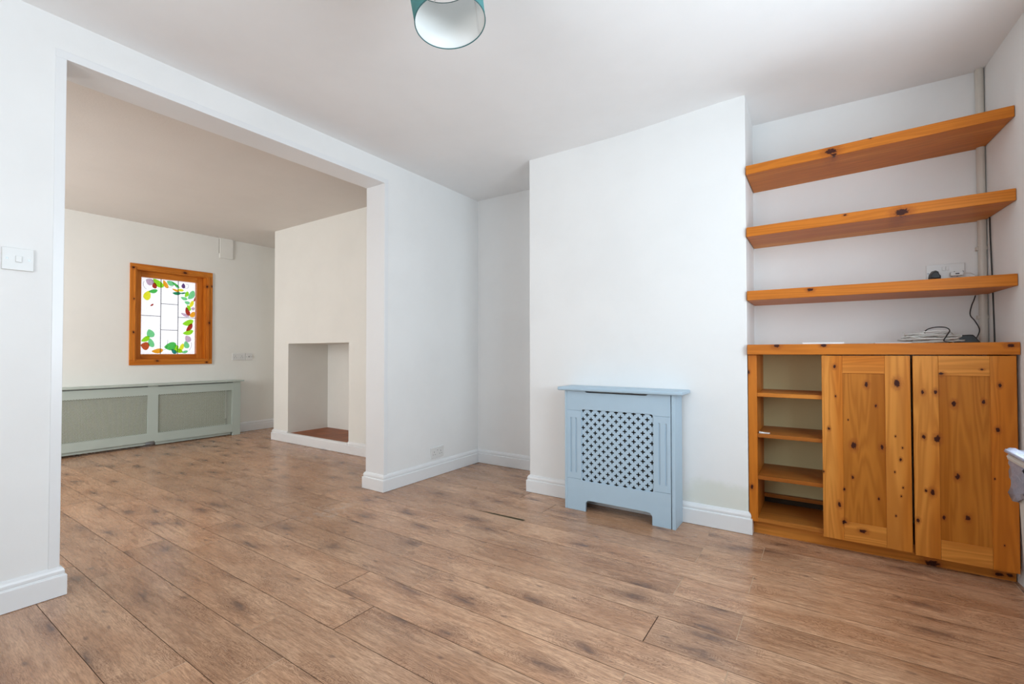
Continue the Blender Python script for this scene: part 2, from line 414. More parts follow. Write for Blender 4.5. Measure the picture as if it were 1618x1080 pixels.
# rear chimney breast with the open niche
D2 = -0.4315; nx0, nx1, nz0, nz1, ny = -2.3784, -1.2981, 0.1005, 1.1046, 0.0668
m = MB()
m.box(-2.6731, nx0, D2, .13, 0, 2.5); m.box(nx1, -0.95, D2, .13, 0, 2.5); m.box(nx0, nx1, D2, .13, nz1, 2.5); m.box(nx0, nx1, ny, .13, 0, nz1)
struct(m.build('wall_fireplace', M_wall2))
def hearth_mat():
    t = NT('terracotta_hearth_tiles'); p = t.pos()
    br = t.node('ShaderNodeTexBrick', {'Vector': p, 'Scale': 1.0, 'Brick Width': 0.15, 'Row Height': 0.15, 'Mortar Size': 0.003, 'Color1': srgb(176, 104, 62), 'Color2': srgb(150, 84, 48), 'Mortar': srgb(96, 62, 42)})
    br.offset = 0.0
    n = t.noise(p, 18.0, 4)
    return t.fin(t.mix(t.math('MULTIPLY', n, .5), br.outputs[0], srgb(104, 56, 30)), 0.5, 0.3)
hearth = struct(box('hearth', hearth_mat(), nx0, nx1, D2, ny, 0.0, nz0 - .002))

# skirting boards
SK = [(0, 0), (.020, 0), (.020, .080), (.0185, .083), (.0135, .0842), (.0118, .087), (.0138, .092), (.0136, .100), (.011, .108), (.006, .115), (0, .1185)]
SK = [(o_, z) for o_, z in SK]
z3 = 0.002
struct(sweep('baseboard_left', [(0, -4.4), (0, YL), (-T, YL), (-T, -4.4)], SK, M_trim, side=1, z0=z3))
struct(sweep('baseboard_front', [(-T, .12), (-T, YJ), (0, YJ), (0, 0), (0.8745, 0), (0.8745, -0.504), (2.295, -0.504), (2.295, -0.462)], SK, M_trim, side=1, z0=z3))
struct(sweep('baseboard_right', [(WX + (-.163 + 1.2) * .06 , -1.2), (WX + (4.4 - .163) * .06, -4.4)], SK, M_trim, side=1, z0=z3))
struct(sweep('baseboard_back', [(3.55, -4.4), (0.03, -4.4)], SK, M_trim, side=1, z0=z3))
struct(sweep('baseboard_far', [(FX, -4.4), (FX, .12), (-2.6731, .12), (-2.6731, D2), (nx0, D2)], SK, M_trim, side=1, z0=z3))
struct(sweep('baseboard_far', [(nx1, D2), (-0.95, D2), (-0.95, .12), (-T, .12)], SK, M_trim, side=1, z0=z3))
CURB = [(0, 0), (.020, 0), (.020, .083), (.017, .094), (.010, .1005), (-.012, .1015), (-.012, 0)]
struct(sweep('trim_4', [(nx0, D2), (nx1, D2)], CURB, M_trim, side=1, z0=z3))

# pipes boxed in the right alcove corner
cp = empty('corner_pipe', (3.31, -0.178, 1.04), 'white painted pipe running up the alcove corner behind the pine shelves', 'pipe')
M_pipe = plain('old_cream_paint', srgb(214, 208, 198), .4, .4, var=.06)
MB().cyl((3.306, -0.1810, 1.04), (0, 0, 1), .0165, 1.36, 20).build('pipe', M_pipe, cp, smooth=False)
for z in (1.16, 1.50, 2.15): box('pipe_clip', M_pipe, 3.283, 3.324, -.190, -.163, z, z + .018, cp, bevel=.002)
tag(tube('cable', [(3.3255, -.262, 1.045), (3.326, -.252, 1.2), (3.3235, -.247, 1.40), (3.322, -.24, 1.55), (3.322, -.235, 1.68)], .003, M_black),
    'thin black cable running straight down the wall beside the corner pipe', 'cable')

# ------------------------------------------------------------------ pine alcove shelves
SHK = [(2.691, -.52, 2.018, .017), (2.849, -.52, 2.045, .005), (2.701, -.52, 1.998, .008), (2.963, -.52, 1.660, .018), (2.744, -.52, 1.683, .005), (2.594, -.52, 1.321, .009)]
P_sh = [pine('pine_shelf_%d' % i, 'x', SHK, seed=i * 3.1 + 1) for i in range(3)]
def shelf(lz0, rz0, th, mat, label, idx):
    xr = lambda y: WX + (-0.163 - y) * 0.06
    x0 = 2.2985; yf = -0.520; yb = -0.165
    vs = []
    for y in (yf, yb):
        for x, z in ((x0, lz0), (xr(y) - .002, rz0)):
            vs += [(x, y, z), (x, y, z + th)]
    # order: f-left b/t, f-right b/t, b-left b/t, b-right b/t
    fs = [(0, 2, 3, 1), (4, 5, 7, 6), (0, 1, 5, 4), (2, 6, 7, 3), (1, 3, 7, 5), (0, 4, 6, 2)]
    o = MB().add(vs, fs).build('shelf', mat, bevel=.0025)
    tag(o, label, 'shelf', 'thick pine shelves in the right alcove')
shelf(1.982, 2.010, .049, P_sh[0], 'thick orange pine alcove shelf, topmost of the three, nearest the ceiling', 0)
shelf(1.636, 1.648, .052, P_sh[1], 'thick orange pine alcove shelf, middle of three, with a big dark knot', 1)
shelf(1.284, 1.281, .052, P_sh[2], 'thick orange pine alcove shelf, lowest of three, just below the double socket', 2)

# ------------------------------------------------------------------ pine cabinet under the worktop
P_v = pine('pine_upright', 'z', [(2.312, -.505, .26, .008), (2.302, -.505, .889, .006)], seed=2)
P_h = pine('pine_board', 'x', [], seed=5)
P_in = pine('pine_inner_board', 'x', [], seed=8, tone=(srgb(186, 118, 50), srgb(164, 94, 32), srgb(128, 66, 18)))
P_kick = pine('pine_kickboard', 'x', [(3.061, -.46, .012, .018), (3.282, -.46, .019, .009), (3.315, -.46, .023, .007)], seed=11)
cab = empty('alcove_cabinet', (2.82, -0.33, 0), 'low orange pine alcove cabinet with open shelves left and two panelled doors', 'cabinet')
box('side_panel', P_v, 2.2985, 2.3415, -.505, -.168, .0735, .984, cab, bevel=.0015)
box('side_panel', P_v, 2.640, 2.660, -.503, -.168, .098, .984, cab, bevel=.001)
box('side_panel', P_v, 3.318, 3.338, -.503, -.168, .0745, .984, cab, bevel=.001)
box('back_panel', M_cream, 2.342, 2.639, -.172, -.165, .150, .984, cab)
box('lower_back_shade', M_dark, 2.342, 2.639, -.172, -.165, .098, .1495, cab)  # dark sheet painted as the shade below the rear rail
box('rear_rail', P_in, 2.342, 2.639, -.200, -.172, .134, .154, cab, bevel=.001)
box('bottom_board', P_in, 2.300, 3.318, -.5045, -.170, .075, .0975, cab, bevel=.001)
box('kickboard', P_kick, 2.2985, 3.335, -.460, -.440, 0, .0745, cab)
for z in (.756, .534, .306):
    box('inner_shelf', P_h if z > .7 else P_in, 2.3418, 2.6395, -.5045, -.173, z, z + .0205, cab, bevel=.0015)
def door(name, x0, x1, z0, z1, s0, s1, s2, s3, rt, rb, knots, seed):
    """framed door: outer x0..x1, left stile to s0, right stile from s1; rails above rt and below rb"""
    kp = [(x, -.53, z, r) for x, z, r in knots]
    up = pine(name + '_stile_pine', 'z', kp, seed=seed); rl = pine(name + '_rail_pine', 'x', kp, seed=seed + 4)
    pn = pine(name + '_panel_pine', 'z', kp, seed=seed + 7, tone=(srgb(196, 122, 44), srgb(174, 100, 26), srgb(142, 76, 12)))
    d = MB(); yf, yb = -.527, -.506
    o = MB().box(x0, s0, yf, yb, z0, z1).build('door', up, cab, bevel=.0018)
    def sub(nm, mat, *b, bv=.0012):
        q = box(nm, mat, *b, bevel=bv); q.parent = o; q.matrix_parent_inverse = (Matrix.Translation(cab.location) @ Matrix.Translation(-cab.location)); return q
    sub('stile', up, s1, x1, yf, yb, z0, z1)
    sub('top_rail', rl, s0 + .0003, s1 - .0003, yf + .0008, yb, rt, z1)
    sub('bottom_rail', rl, s0 + .0003, s1 - .0003, yf + .0008, yb, z0, rb)
    sub('door_panel', pn, s0 - .0, s1 + .0, yf + .005, yb - .002, rb, rt, bv=0)
    return o
D1K = [(2.693, 0.926, 0.0068), (2.696, 0.778, 0.0039), (2.666, 0.613, 0.0059), (2.82, 0.839, 0.0091), (2.856, 0.739, 0.0053), (2.934, 0.851, 0.0128), (2.767, 0.539, 0.0121), (2.877, 0.542, 0.0088), (2.761, 0.382, 0.0056), (2.862, 0.292, 0.0044), (2.706, 0.239, 0.0086), (2.724, 0.156, 0.0085), (2.799, 0.127, 0.01), (2.726, 0.317, 0.0047), (2.927, 0.6, 0.0034), (2.945, 0.492, 0.0051), (2.952, 0.548, 0.0034), (2.923, 0.431, 0.0034), (2.952, 0.362, 0.0034), (2.945, 0.321, 0.0034), (2.925, 0.226, 0.0034), (2.642, 0.395, 0.0039), (2.746, 0.663, 0.0028)]
D2K = [(3.028, 0.812, 0.0065), (3.072, 0.815, 0.008), (3.028, 0.608, 0.0073), (3.075, 0.603, 0.0119), (3.056, 0.358, 0.0096), (3.033, 0.362, 0.0049), (3.004, 0.22, 0.0066), (3.094, 0.248, 0.0063), (3.093, 0.9, 0.0063), (3.225, 0.921, 0.0044), (3.133, 0.765, 0.0092), (3.23, 0.78, 0.0066), (3.142, 0.44, 0.0092), (3.173, 0.262, 0.0083), (3.28, 0.854, 0.0064), (3.271, 0.661, 0.0071), (3.259, 0.449, 0.0029), (3.285, 0.169, 0.0028)]
d1 = door('door_one', 2.638, 2.984, .066, .981, 2.724, 2.890, 0, 0, .894, .160, D1K, 21)
d2 = door('door_two', 2.993, 3.331, .058, .981, 3.082, 3.250, 0, 0, .892, .147, D2K, 33)
wt = MB().box(2.2985, 3.345, -.531, -.165, .986, 1.040, fn=lambda x, y, z: (x - (.002 if x > 3 else 0), y, z)).build('worktop', pine('pine_worktop', 'x', [(2.439, -.54, 1.032, .011), (2.648, -.54, 1.033, .009), (3.315, -.54, 1.025, .009)], seed=14), bevel=.002)
tag(wt, 'orange pine worktop slab across the low alcove cabinet', 'worktop')
# scrap on the open shelf
ps = [(-.026, .0), (-.018, .011), (-.004, .013), (.010, .007), (.028, .004), (.027, -.002), (.008, -.006), (-.012, -.009), (-.023, -.007)]
m = MB(); n = len(ps)
m.add([(2.372 + x, -.482 + y, .5552 + .003 + .010 * max(0, -x) / .026 + .003 * math.sin(x * 90)) for x, y in ps] + [(2.372 + x, -.482 + y, .5552) for x, y in ps], [tuple(range(n)), tuple(range(2 * n - 1, n - 1, -1))] + [(i, (i + 1) % n, n + (i + 1) % n, n + i) for i in range(n)])
tag(m.build('paper_scrap', M_white_pl), 'small crumpled white scrap lying on the middle open shelf of the pine cabinet', 'scrap')

# ------------------------------------------------------------------ things on the worktop
ZT = 1.0402
tag(box('paper_pad', plain('white_paper', srgb(238, 238, 238), .7, .2), 2.555, 2.735, -.50, -.36, ZT, ZT + .008, bevel=.001), 'flat white paper pad lying on the left of the pine worktop', 'paper')
tag(box('paper_sheet', plain('white_paper_sheet', srgb(226, 224, 224), .7, .2), 2.86, 3.00, -.46, -.34, ZT, ZT + .0045, bevel=.0008), 'thin folded white paper on the worktop beside the coiled cables', 'paper')
M_cab = plain('white_cable', srgb(222, 220, 214), .4, .4)
pts = []
rr = random.Random(7)
for i in range(15 * 12):
    a = 2 * math.pi * i / 15; turn = i / 15.0
    rx = .085 + .022 * math.sin(turn * 2.1) ; ry = .050 + .012 * math.cos(turn * 1.7)
    cx = 3.080 + .018 * math.sin(turn * 1.3); cy = -.36 + .012 * math.cos(turn * 2.3)
    lift = .004 + turn * .0024 + (.020 + .012 * math.sin(turn * 3)) * (0.5 + 0.5 * math.sin(a + turn * .9)) * min(1, turn / 3)
    pts.append((cx + rx * math.cos(a), cy + ry * math.sin(a), ZT + lift))
pts += [(3.02, -.30, ZT + .012), (2.995, -.31, ZT + .030), (2.985, -.33, ZT + .058)]
tag(tube('cable_coil', pts, .0026, M_cab, n=6, sm=2), 'loosely coiled white cable lying on the pine worktop', 'cable')
ad = empty('power_adapter', (3.215, -.30, ZT), 'black power adapter with black lead lying on the worktop right end', 'power adapter')
m = MB(); m.add([(3.152, -.335, ZT), (3.266, -.335, ZT), (3.266, -.262, ZT), (3.152, -.262, ZT), (3.172, -.328, ZT + .038), (3.240, -.328, ZT + .040), (3.240, -.270, ZT + .042), (3.172, -.270, ZT + .040)],
      [(0, 3, 2, 1), (4, 5, 6, 7), (0, 1, 5, 4), (1, 2, 6, 5), (2, 3, 7, 6), (3, 0, 4, 7)])
m.build('adapter_body', M_black, ad, bevel=.004)
tube('adapter_lead', [(3.160, -.30, ZT + .012), (3.13, -.315, ZT + .022), (3.10, -.36, ZT + .034), (3.062, -.37, ZT + .046), (3.068, -.36, ZT + .066), (3.10, -.35, ZT + .078), (3.135, -.36, ZT + .076), (3.146, -.39, ZT + .060), (3.13, -.42, ZT + .034), (3.118, -.435, ZT + .010), (3.14, -.44, ZT + .004)], .0024, M_black, ad)
tube('adapter_lead', [(3.252, -.285, ZT + .020), (3.272, -.24, ZT + .035), (3.285, -.21, 1.109), (3.272, -.20, 1.150), (3.256, -.195, 1.182), (3.262, -.19, 1.225), (3.272, -.187, 1.255), (3.278, -.186, 1.278)], .0024, M_black, ad)

# ------------------------------------------------------------------ electrical plates
def plate(name, kind, frame, w, h, label, cat, group=None, dark=None):
    """frame(u, v, d) -> world; u along the wall, v up, d out of the wall; centred"""
    o = empty(name, frame(0, 0, 0), label, cat, group)
    def b(nm, mat, u0, u1, v0, v1, d0, d1, bevel=0.0, par=o):
        m = MB(); vs = [frame(u, v, d) for d in (d0, d1) for v in (v0, v1) for u in (u0, u1)]
        m.add(vs, [(0, 2, 3, 1), (4, 5, 7, 6), (0, 1, 5, 4), (1, 3, 7, 5), (3, 2, 6, 7), (2, 0, 4, 6)]); return m.build(nm, mat, o, bevel=bevel)
    b('plate', M_white_pl, -w / 2, w / 2, -h / 2, h / 2, 0, .009, .002)
    def pins(cu, cv):
        for du, dv, ww, hh in ((0, .011, .0045, .009), (-.011, -.010, .0065, .0045), (.011, -.010, .0065, .0045)):
            b('pin_hole', M_slot, cu + du - ww / 2, cu + du + ww / 2, cv + dv - hh / 2, cv + dv + hh / 2, .0088, .0094)
    def screw(cu, cv):
        m = MB(); c = Vector(frame(cu, cv, .0086)); a = Vector(frame(cu, cv, 1)) - Vector(frame(cu, cv, 0)); m.cyl(c, a, .0038, .0012, 12); m.build('screw', M_screw, o)
    if kind == 'switch':
        b('rocker', M_white_pl, -.008, .010, -.012, .013, .0085, .0135, .0015); screw(-.030, .0); screw(.030, 0)
    elif kind == 'double':
        pins(-.038, -.004); pins(.038, -.004)
        if dark is None: screw(0, .018)
    elif kind == 'switched':
        pins(-.040, -.012); pins(.034, -.012)
        b('rocker', M_white_pl, -.012, .0, .010, .030, .0088, .013, .001); b('rocker', M_white_pl, .002, .014, .010, .030, .0088, .013, .001)
        screw(-.066, .0); screw(.066, 0)
    elif kind == 'aerial':
        m = MB(); c = Vector(frame(0, 0, .0086)); a = Vector(frame(0, 0, 1)) - Vector(frame(0, 0, 0)); m.cyl(c, a, .007, .004, 16); m.build('aerial_jack', M_screw, o); screw(-.03, 0); screw(.03, 0)
    return o
plate('light_switch', 'switch', lambda u, v, d: (d, -2.912 + u, 1.368 + v), .087, .087, 'white single light switch on the wall left of the wide opening', 'light switch')
plate('wall_socket', 'double', lambda u, v, d: (d, -.544 + u, .187 + v + u * .02), .147, .087, 'white double socket low on the wall just above the skirting', 'socket', 'sockets')
plate('wall_socket', 'double', lambda u, v, d: (FX + d, -.418 + u, .956 + v), .150, .087, 'white double socket on the far wall right of the stained glass window', 'socket', 'sockets', dark=1)
plate('aerial_socket', 'aerial', lambda u, v, d: (FX + d, -.293 + u, .954 + v), .087, .087, 'small square white outlet plate at the right side of the far double socket', 'socket')
plate('wall_socket', 'switched', lambda u, v, d: (3.171 + u, -.163 - d, 1.404 + v), .147, .087, 'white double socket with plugs in it above the lowest pine shelf', 'socket', 'sockets')
# plugs in the alcove socket
pg = empty('black_plug', (3.129, -.172, 1.388), 'black three pin plug in the left half of the alcove socket', 'plug')
m = MB()
outl = [(-.024, -.014), (-.020, .006), (-.010, .020), (.004, .024), (.014, .018), (.017, .006), (.024, -.004), (.022, -.018), (.0, -.021)]
m2 = [(3.129 + a * 1.1, -.1725, 1.392 + b * 1.15) for a, b in outl]; m3 = [(3.129 + a * .8, -.205, 1.390 + b * .8) for a, b in outl]; n = len(outl)
m.add(m2 + m3, [tuple(range(n)), tuple(range(n, 2 * n))] + [(i, (i + 1) % n, n + (i + 1) % n, n + i) for i in range(n)]); m.build('plug_body', M_black, pg, bevel=.003)
tube('plug_cable', [(3.129, -.195, 1.372), (3.131, -.20, 1.355), (3.14, -.20, 1.340), (3.17, -.20, 1.337)], .0025, M_black, pg)
wp = empty('white_plug', (3.208, -.172, 1.392), 'white usb power plug in the right half of the alcove socket', 'plug')
box('plug_body', M_white_pl, 3.186, 3.232, -.205, -.1725, 1.381, 1.401, wp, bevel=.003)
box('usb_port', M_slot, 3.203, 3.218, -.2055, -.2045, 1.388, 1.393, wp)
tube('plug_cable', [(3.231, -.19, 1.391), (3.25, -.195, 1.392), (3.268, -.198, 1.384), (3.280, -.20, 1.366), (3.285, -.20, 1.340)], .0018, M_cab, wp)

# ------------------------------------------------------------------ radiator cover in front of the chimney breast
rc = empty('radiator_cover', (1.6, -.60, 0), 'blue grey radiator cover with cross cut grille against the chimney breast', 'radiator cover')
YF = -.675
fr = lambda u, v, w: (u, YF + w, v)
gx0, gx1, gz0, gz1 = 1.365, 1.8225, .190, .640
arch = [(1.2635, 0.0), (1.3925, 0.0), (1.3925, .048)] + [(1.4175 - .025 * math.cos(math.radians(a)), .048 + .022 * math.sin(math.radians(a))) for a in (20, 45, 70, 90)] + \
       [(1.4300, .0715), (1.775, .0715)] + [(1.7875 + .025 * math.sin(math.radians(a)), .070 - .022 * (1 - math.cos(math.radians(a)))) for a in (0, 30, 60, 85)] + [(1.8130, .045), (1.8130, 0.0), (1.9215, 0.0)]
top = [(1.9215, .7565), (1.795, .7565), (1.779, .7455), (1.401, .7455), (1.385, .7565), (1.2635, .7565)]
hole = rrect(gx0, gx1, gz0, gz1, .018)
slots = []
for x, a, b in ((1.293, .236, .584), (1.329, .236, .584), (1.856, .240, .592), (1.894, .240, .592)): slots.append(rrect(x - .005, x + .005, a, b, .0049, 4))
for x0, x1 in ((1.2685, 1.3605), (1.829, 1.9165)):
    for z in (.197, .630): slots.append([(x0, z), (x1, z), (x1, z + .0018), (x0, z + .0018)])
fp = panel2d('front_panel', arch + top, [hole] + slots, .005, fr, M_blue, rc, bevel=.0008)
panel2d('front_panel', arch + top, [rrect(gx0 - .006, gx1 + .006, gz0 - .006, gz1 + .006, .02)], .011, lambda u, v, w: (u, YF + .0048 + w, v), M_blue, rc)
# pierced grille
def grille():
    hp = .02735; aa = .0131; bb = .0038; cx, cz = 1.5937, .4145; vs = {}; V = []; Fc = []
    def vid(x, z):
        k = (round(x, 5), round(z, 5))
        if k not in vs: vs[k] = len(V); V.append((x, YF + .0075, z))
        return vs[k]
    cuts = (-hp / 2, -aa, -bb, bb, aa, hp / 2)
    for i in range(-9, 10):
        for j in range(-9, 10):
            plus = (i + j) % 2 == 0
            for a in range(5):
                for b in range(5):
                    if plus and ((a == 2 and 1 <= b <= 3) or (b == 2 and 1 <= a <= 3)): continue
                    x0, x1 = cx + i * hp + cuts[a], cx + i * hp + cuts[a + 1]; z0, z1 = cz + j * hp + cuts[b], cz + j * hp + cuts[b + 1]
                    if x1 < gx0 - .004 or x0 > gx1 + .004 or z1 < gz0 - .004 or z0 > gz1 + .004: continue
                    Fc.append((vid(x0, z0), vid(x1, z0), vid(x1, z1), vid(x0, z1)))
    me = bpy.data.meshes.new('grille'); me.from_pydata(V, [], Fc)
    o = link('grille', me, M_blue, rc)
    sd = o.modifiers.new('solid', 'SOLIDIFY'); sd.thickness = .003; sd.offset = 0
grille()
box('side_panel', M_blue, 1.2490, 1.2630, YF - .001, -.526, 0, .7565, rc, bevel=.0015)
box('side_panel', M_blue, 1.9265, 1.9470, YF - .004, -.526, 0, .7565, rc, bevel=.0015)
box('top_board', M_blue, 1.209, 1.993, -.705, -.507, .757, .779, rc, bevel=.007)
box('back_shade_board', M_dark, 1.264, 1.926, -.5255, -.5215, .10, .70, rc)  # dark board added so the grille holes look shaded
box('top_shade_board', M_dark, 1.264, 1.926, -.655, -.527, .752, .7565, rc)  # dark board under the top, the same painted shade

# ------------------------------------------------------------------ long radiator cover on the far wall
rl = empty('radiator_cover', (-3.43, -1.35, 0), 'long sage grey radiator cover with wire mesh panels under the stained glass window', 'radiator cover')
XC = -3.36
tf = lambda u, v, w: (XC - w, u, v)      # u = y, v = z
yb0, yb1 = -2.25, -.56
h1 = [(-1.316, .142), (-.570, .137), (-.570, .549), (-1.316, .551)]
h2 = [(-2.155, .142), (-1.410, .142), (-1.410, .551), (-2.155, .551)]
outer = [(yb0, .052), (-1.414, .052), (-1.414, .058), (-1.345, .058), (-1.345, .045), (yb1, .040), (yb1, .640), (-1.318, .640), (-1.318, .650), (-1.410, .650), (-1.410, .640), (yb0, .640)]
panel2d('front_panel', outer, [h1, h2], .018, tf, M_sage, rl, bevel=.001)
box('plinth_rail', M_sage, XC - .034, XC - .02, yb0, -1.42, .022, .075, rl, bevel=.001)
box('plinth_rail', M_sage, XC - .034, XC - .02, -1.33, -.575, .012, .07, rl, bevel=.001)
box('side_panel', M_sage, -3.5125, XC + .001, -.5595, -.472, 0, .6505, rl, bevel=.0015)
box('side_panel', M_sage, -3.5125, XC + .001, -2.338, -2.2505, 0, .6505, rl, bevel=.0015)
box('top_board', M_sage, FX + .002, -3.332, -2.37, -.440, .651, .669, rl, bevel=.003)
M_mesh = plain('sage_wire_mesh', srgb(214, 222, 208), .45, .4)
def mesh_grille(y0, y1, z0, z1, nm):
    m = MB(); pitch_y = .021; slope = .62; bw = .0016; th = .0012; X = XC - .012
    for sgn in (1, -1):
        k = y0 - (z1 - z0) / slope - .02
        while k < y1 + (z1 - z0) / slope:
            # line y = k + sgn*(z - zc)/slope
            zc = z0 if sgn > 0 else z1
            def yy(z): return k + (z - z0) / slope if sgn > 0 else k + (z1 - z) / slope
            za, zb = z0, z1
            # clip to y range
            if sgn > 0: za = max(z0, z0 + (y0 - k) * slope); zb = min(z1, z0 + (y1 - k) * slope)
            else: zb = min(z1, z1 - (y0 - k) * slope); za = max(z0, z1 - (y1 - k) * slope)
            if zb - za > .002:
                ya, yb = yy(za), yy(zb); d = Vector((0, yb - ya, zb - za)).normalized(); nn = Vector((0, -d.z, d.y)) * bw
                xo = X + (.0006 if sgn > 0 else -.0006)
                A = Vector((xo, ya, za)); B = Vector((xo, yb, zb)); t_ = Vector((th / 2, 0, 0))
                vs = [A - nn - t_, A + nn - t_, A + nn + t_, A - nn + t_, B - nn - t_, B + nn - t_, B + nn + t_, B - nn + t_]
                m.add(vs, [(0, 1, 2, 3), (7, 6, 5, 4), (0, 4, 5, 1), (1, 5, 6, 2), (2, 6, 7, 3), (3, 7, 4, 0)])
            k += pitch_y
    m.build(nm, M_mesh, rl)
mesh_grille(-1.320, -.566, .134, .555, 'mesh_grille')
mesh_grille(-2.159, -1.406, .138, .555, 'mesh_grille')
# the radiator seen through the mesh
M_rad = plain('shaded_radiator_enamel', srgb(120, 124, 96), .4, .4)  # colour darkened to stand in for shade behind the mesh
ra = empty('radiator', (-3.48, -1.35, .12), 'panel radiator seen through the mesh of the long cover', 'radiator')
m = MB(); y = -2.15
m.box(-3.490, -3.470, -2.16, -.60, .13, .60)
while y < -.62:
    m.box(-3.470, -3.466, y, y + .022, .17, .55); y += .04
m.build('radiator_panel', M_rad, ra, bevel=.002)
MB().cyl((-3.48, -.585, 0), (0, 0, 1), .0075, .2, 10).cyl((-3.48, -.61, .19), (0, 1, 0), .0075, .03, 10).build('valve_pipe', M_screw, ra)
box('wall_bracket', M_screw, FX + .0005, -3.49, -1.9, -1.86, .2, .5, ra); box('wall_bracket', M_screw, FX + .0005, -3.49, -.9, -.86, .2, .5, ra)

# ------------------------------------------------------------------ stained glass window
WK = [(-3.51, -1.5, 1.924, .011), (-3.51, -1.021, 1.931, .014), (-3.51, -.784, 1.80, .010), (-3.51, -.738, 1.808, .008), (-3.51, -.763, 1.363, .013), (-3.51, -1.281, .916, .011), (-3.51, -.787, .891, .010), (-3.51, -1.491, 1.585, .007), (-3.51, -1.493, 1.225, .009)]
wton = (srgb(216, 136, 50), srgb(196, 108, 26), srgb(166, 84, 16))
P_wv = pine('window_pine_upright', 'z', WK, seed=41, tone=wton, flat='x'); P_wh = pine('window_pine_rail', 'y', WK, seed=43, tone=wton, flat='x')
win = empty('window_1', (FX, -1.13, .87), kind='structure')
cy0, cy1, cz0, cz1 = -1.526, -.727, .871, 1.970
xo0, xo1 = FX, FX + .018
def wframe(nm, x0, x1, a0, a1, b0, b1, w_, bevel):
    box(nm, P_wv, x0, x1, a0, a0 + w_, b0 + w_, b1 - w_, win, bevel=bevel); box(nm, P_wv, x0, x1, a1 - w_, a1, b0 + w_, b1 - w_, win, bevel=bevel)
    box(nm, P_wh, x0, x1, a0, a1, b0, b0 + w_, win, bevel=bevel); box(nm, P_wh, x0, x1, a0, a1, b1 - w_, b1, win, bevel=bevel)
wframe('architrave', xo0, xo1, cy0, cy1, cz0, cz1, .060, .003)
wframe('architrave_bead', xo1 - .0, xo1 + .008, cy0 + .036, cy1 - .036, cz0 + .036, cz1 - .036, .012, .003)
wframe('window_lining', -3.66, FX - .0005, oy0, oy1, oz0, oz1, .012, .001)
gx = -3.624
gy0, gy1, gzb, gzt = -1.400, -.860, .990, 1.843
def sash():
    o = (oy0 + .0122, oy1 - .0122, oz0 + .0122, oz1 - .0122)
    box('sash', P_wv, -3.645, -3.604, o[0], gy0, o[2], o[3], win, bevel=.003); box('sash', P_wv, -3.645, -3.604, gy1, o[1], o[2], o[3], win, bevel=.003)
    box('sash', P_wh, -3.645, -3.604, gy0, gy1, o[2], gzb, win, bevel=.003); box('sash', P_wh, -3.645, -3.604, gy0, gy1, gzt, o[3], win, bevel=.003)
sash()
def glass_mat(name, col, tr=0.55, str_=None):
    t = NT(name); t.n.remove(t.bsdf)
    a = t.node('ShaderNodeBsdfTransparent', {0: col}); b = t.node('ShaderNodeBsdfTranslucent', {0: col}); g = t.node('ShaderNodeBsdfGlossy', {'Roughness': .15})
    n = t.noise(t.pos(), 60.0, 2)
    mx = t.node('ShaderNodeMixShader', {0: t.math('MULTIPLY_ADD', n, .15, 1 - tr - .07), 1: a.outputs[0], 2: b.outputs[0]})
    mx2 = t.node('ShaderNodeMixShader', {0: .04, 1: mx.outputs[0], 2: g.outputs[0]})
    t.l.new(mx2.outputs[0], t.out.inputs[0]); return t.m
pane = box('glass_pane', glass_mat('clear_textured_glass', (.90, .885, .90, 1), .75), gx - .002, gx + .002, gy0 - .004, gy1 + .004, gzb - .004, gzt + .004, win)
M_lead = plain('lead_came', srgb(40, 40, 46), .5, .4, .3)
m = MB()
def came(ya, za, yb, zb, w_=.0055):
    d = Vector((0, yb - ya, zb - za)).normalized(); nn = Vector((0, -d.z, d.y)) * w_ / 2
    A = Vector((gx + .0022, ya, za)); B = Vector((gx + .0022, yb, zb)); t_ = Vector((.0025, 0, 0))
    m.add([A - nn, A + nn, A + nn + t_, A - nn + t_, B - nn, B + nn, B + nn + t_, B - nn + t_], [(0, 1, 2, 3), (7, 6, 5, 4), (0, 4, 5, 1), (1, 5, 6, 2), (2, 6, 7, 3), (3, 7, 4, 0)])
came(-1.215, gzb, -1.215, gzt); came(-1.047, gzb, -1.047, gzt)
came(-1.215, 1.564, -1.047, 1.564); came(-1.215, 1.266, -1.047, 1.266); came(gy0, 1.419, -1.215, 1.419); came(-1.047, 1.419, gy1, 1.419)
m.build('lead_came', M_lead, win)
came_edge = box('glazing_bead', P_wv, gx + .002, gx + .006, gy1 - .012, gy1 - .006, gzb, gzt, win)
def gmap(u, v):
    tt = (u - 165) / 525.0
    y = gy0 + (gy1 - gy0) * (tt * (1 + .07 * (1 - tt)))
    vt = 195 + 55 * tt; vb = 925 - 3 * tt
    return y, gzt + (gzb - gzt) * (v - vt) / (vb - vt)
GC = {'lime': (.42, .78, .05, 1), 'green': (.16, .62, .18, 1), 'mint': (.30, .72, .38, 1), 'dark': (.02, .36, .18, 1), 'red': (.50, .07, .03, 1), 'amber': (.88, .50, .05, 1), 'yellow': (.85, .85, .08, 1), 'lilac': (.66, .52, .62, 1), 'teal': (.05, .35, .30, 1), 'purple': (.22, .12, .30, 1), 'rust': (.62, .18, .06, 1)}
GC = {k_: tuple(min(.97, c_ ** .72) for c_ in v_[:3]) + (1,) for k_, v_ in GC.items()}
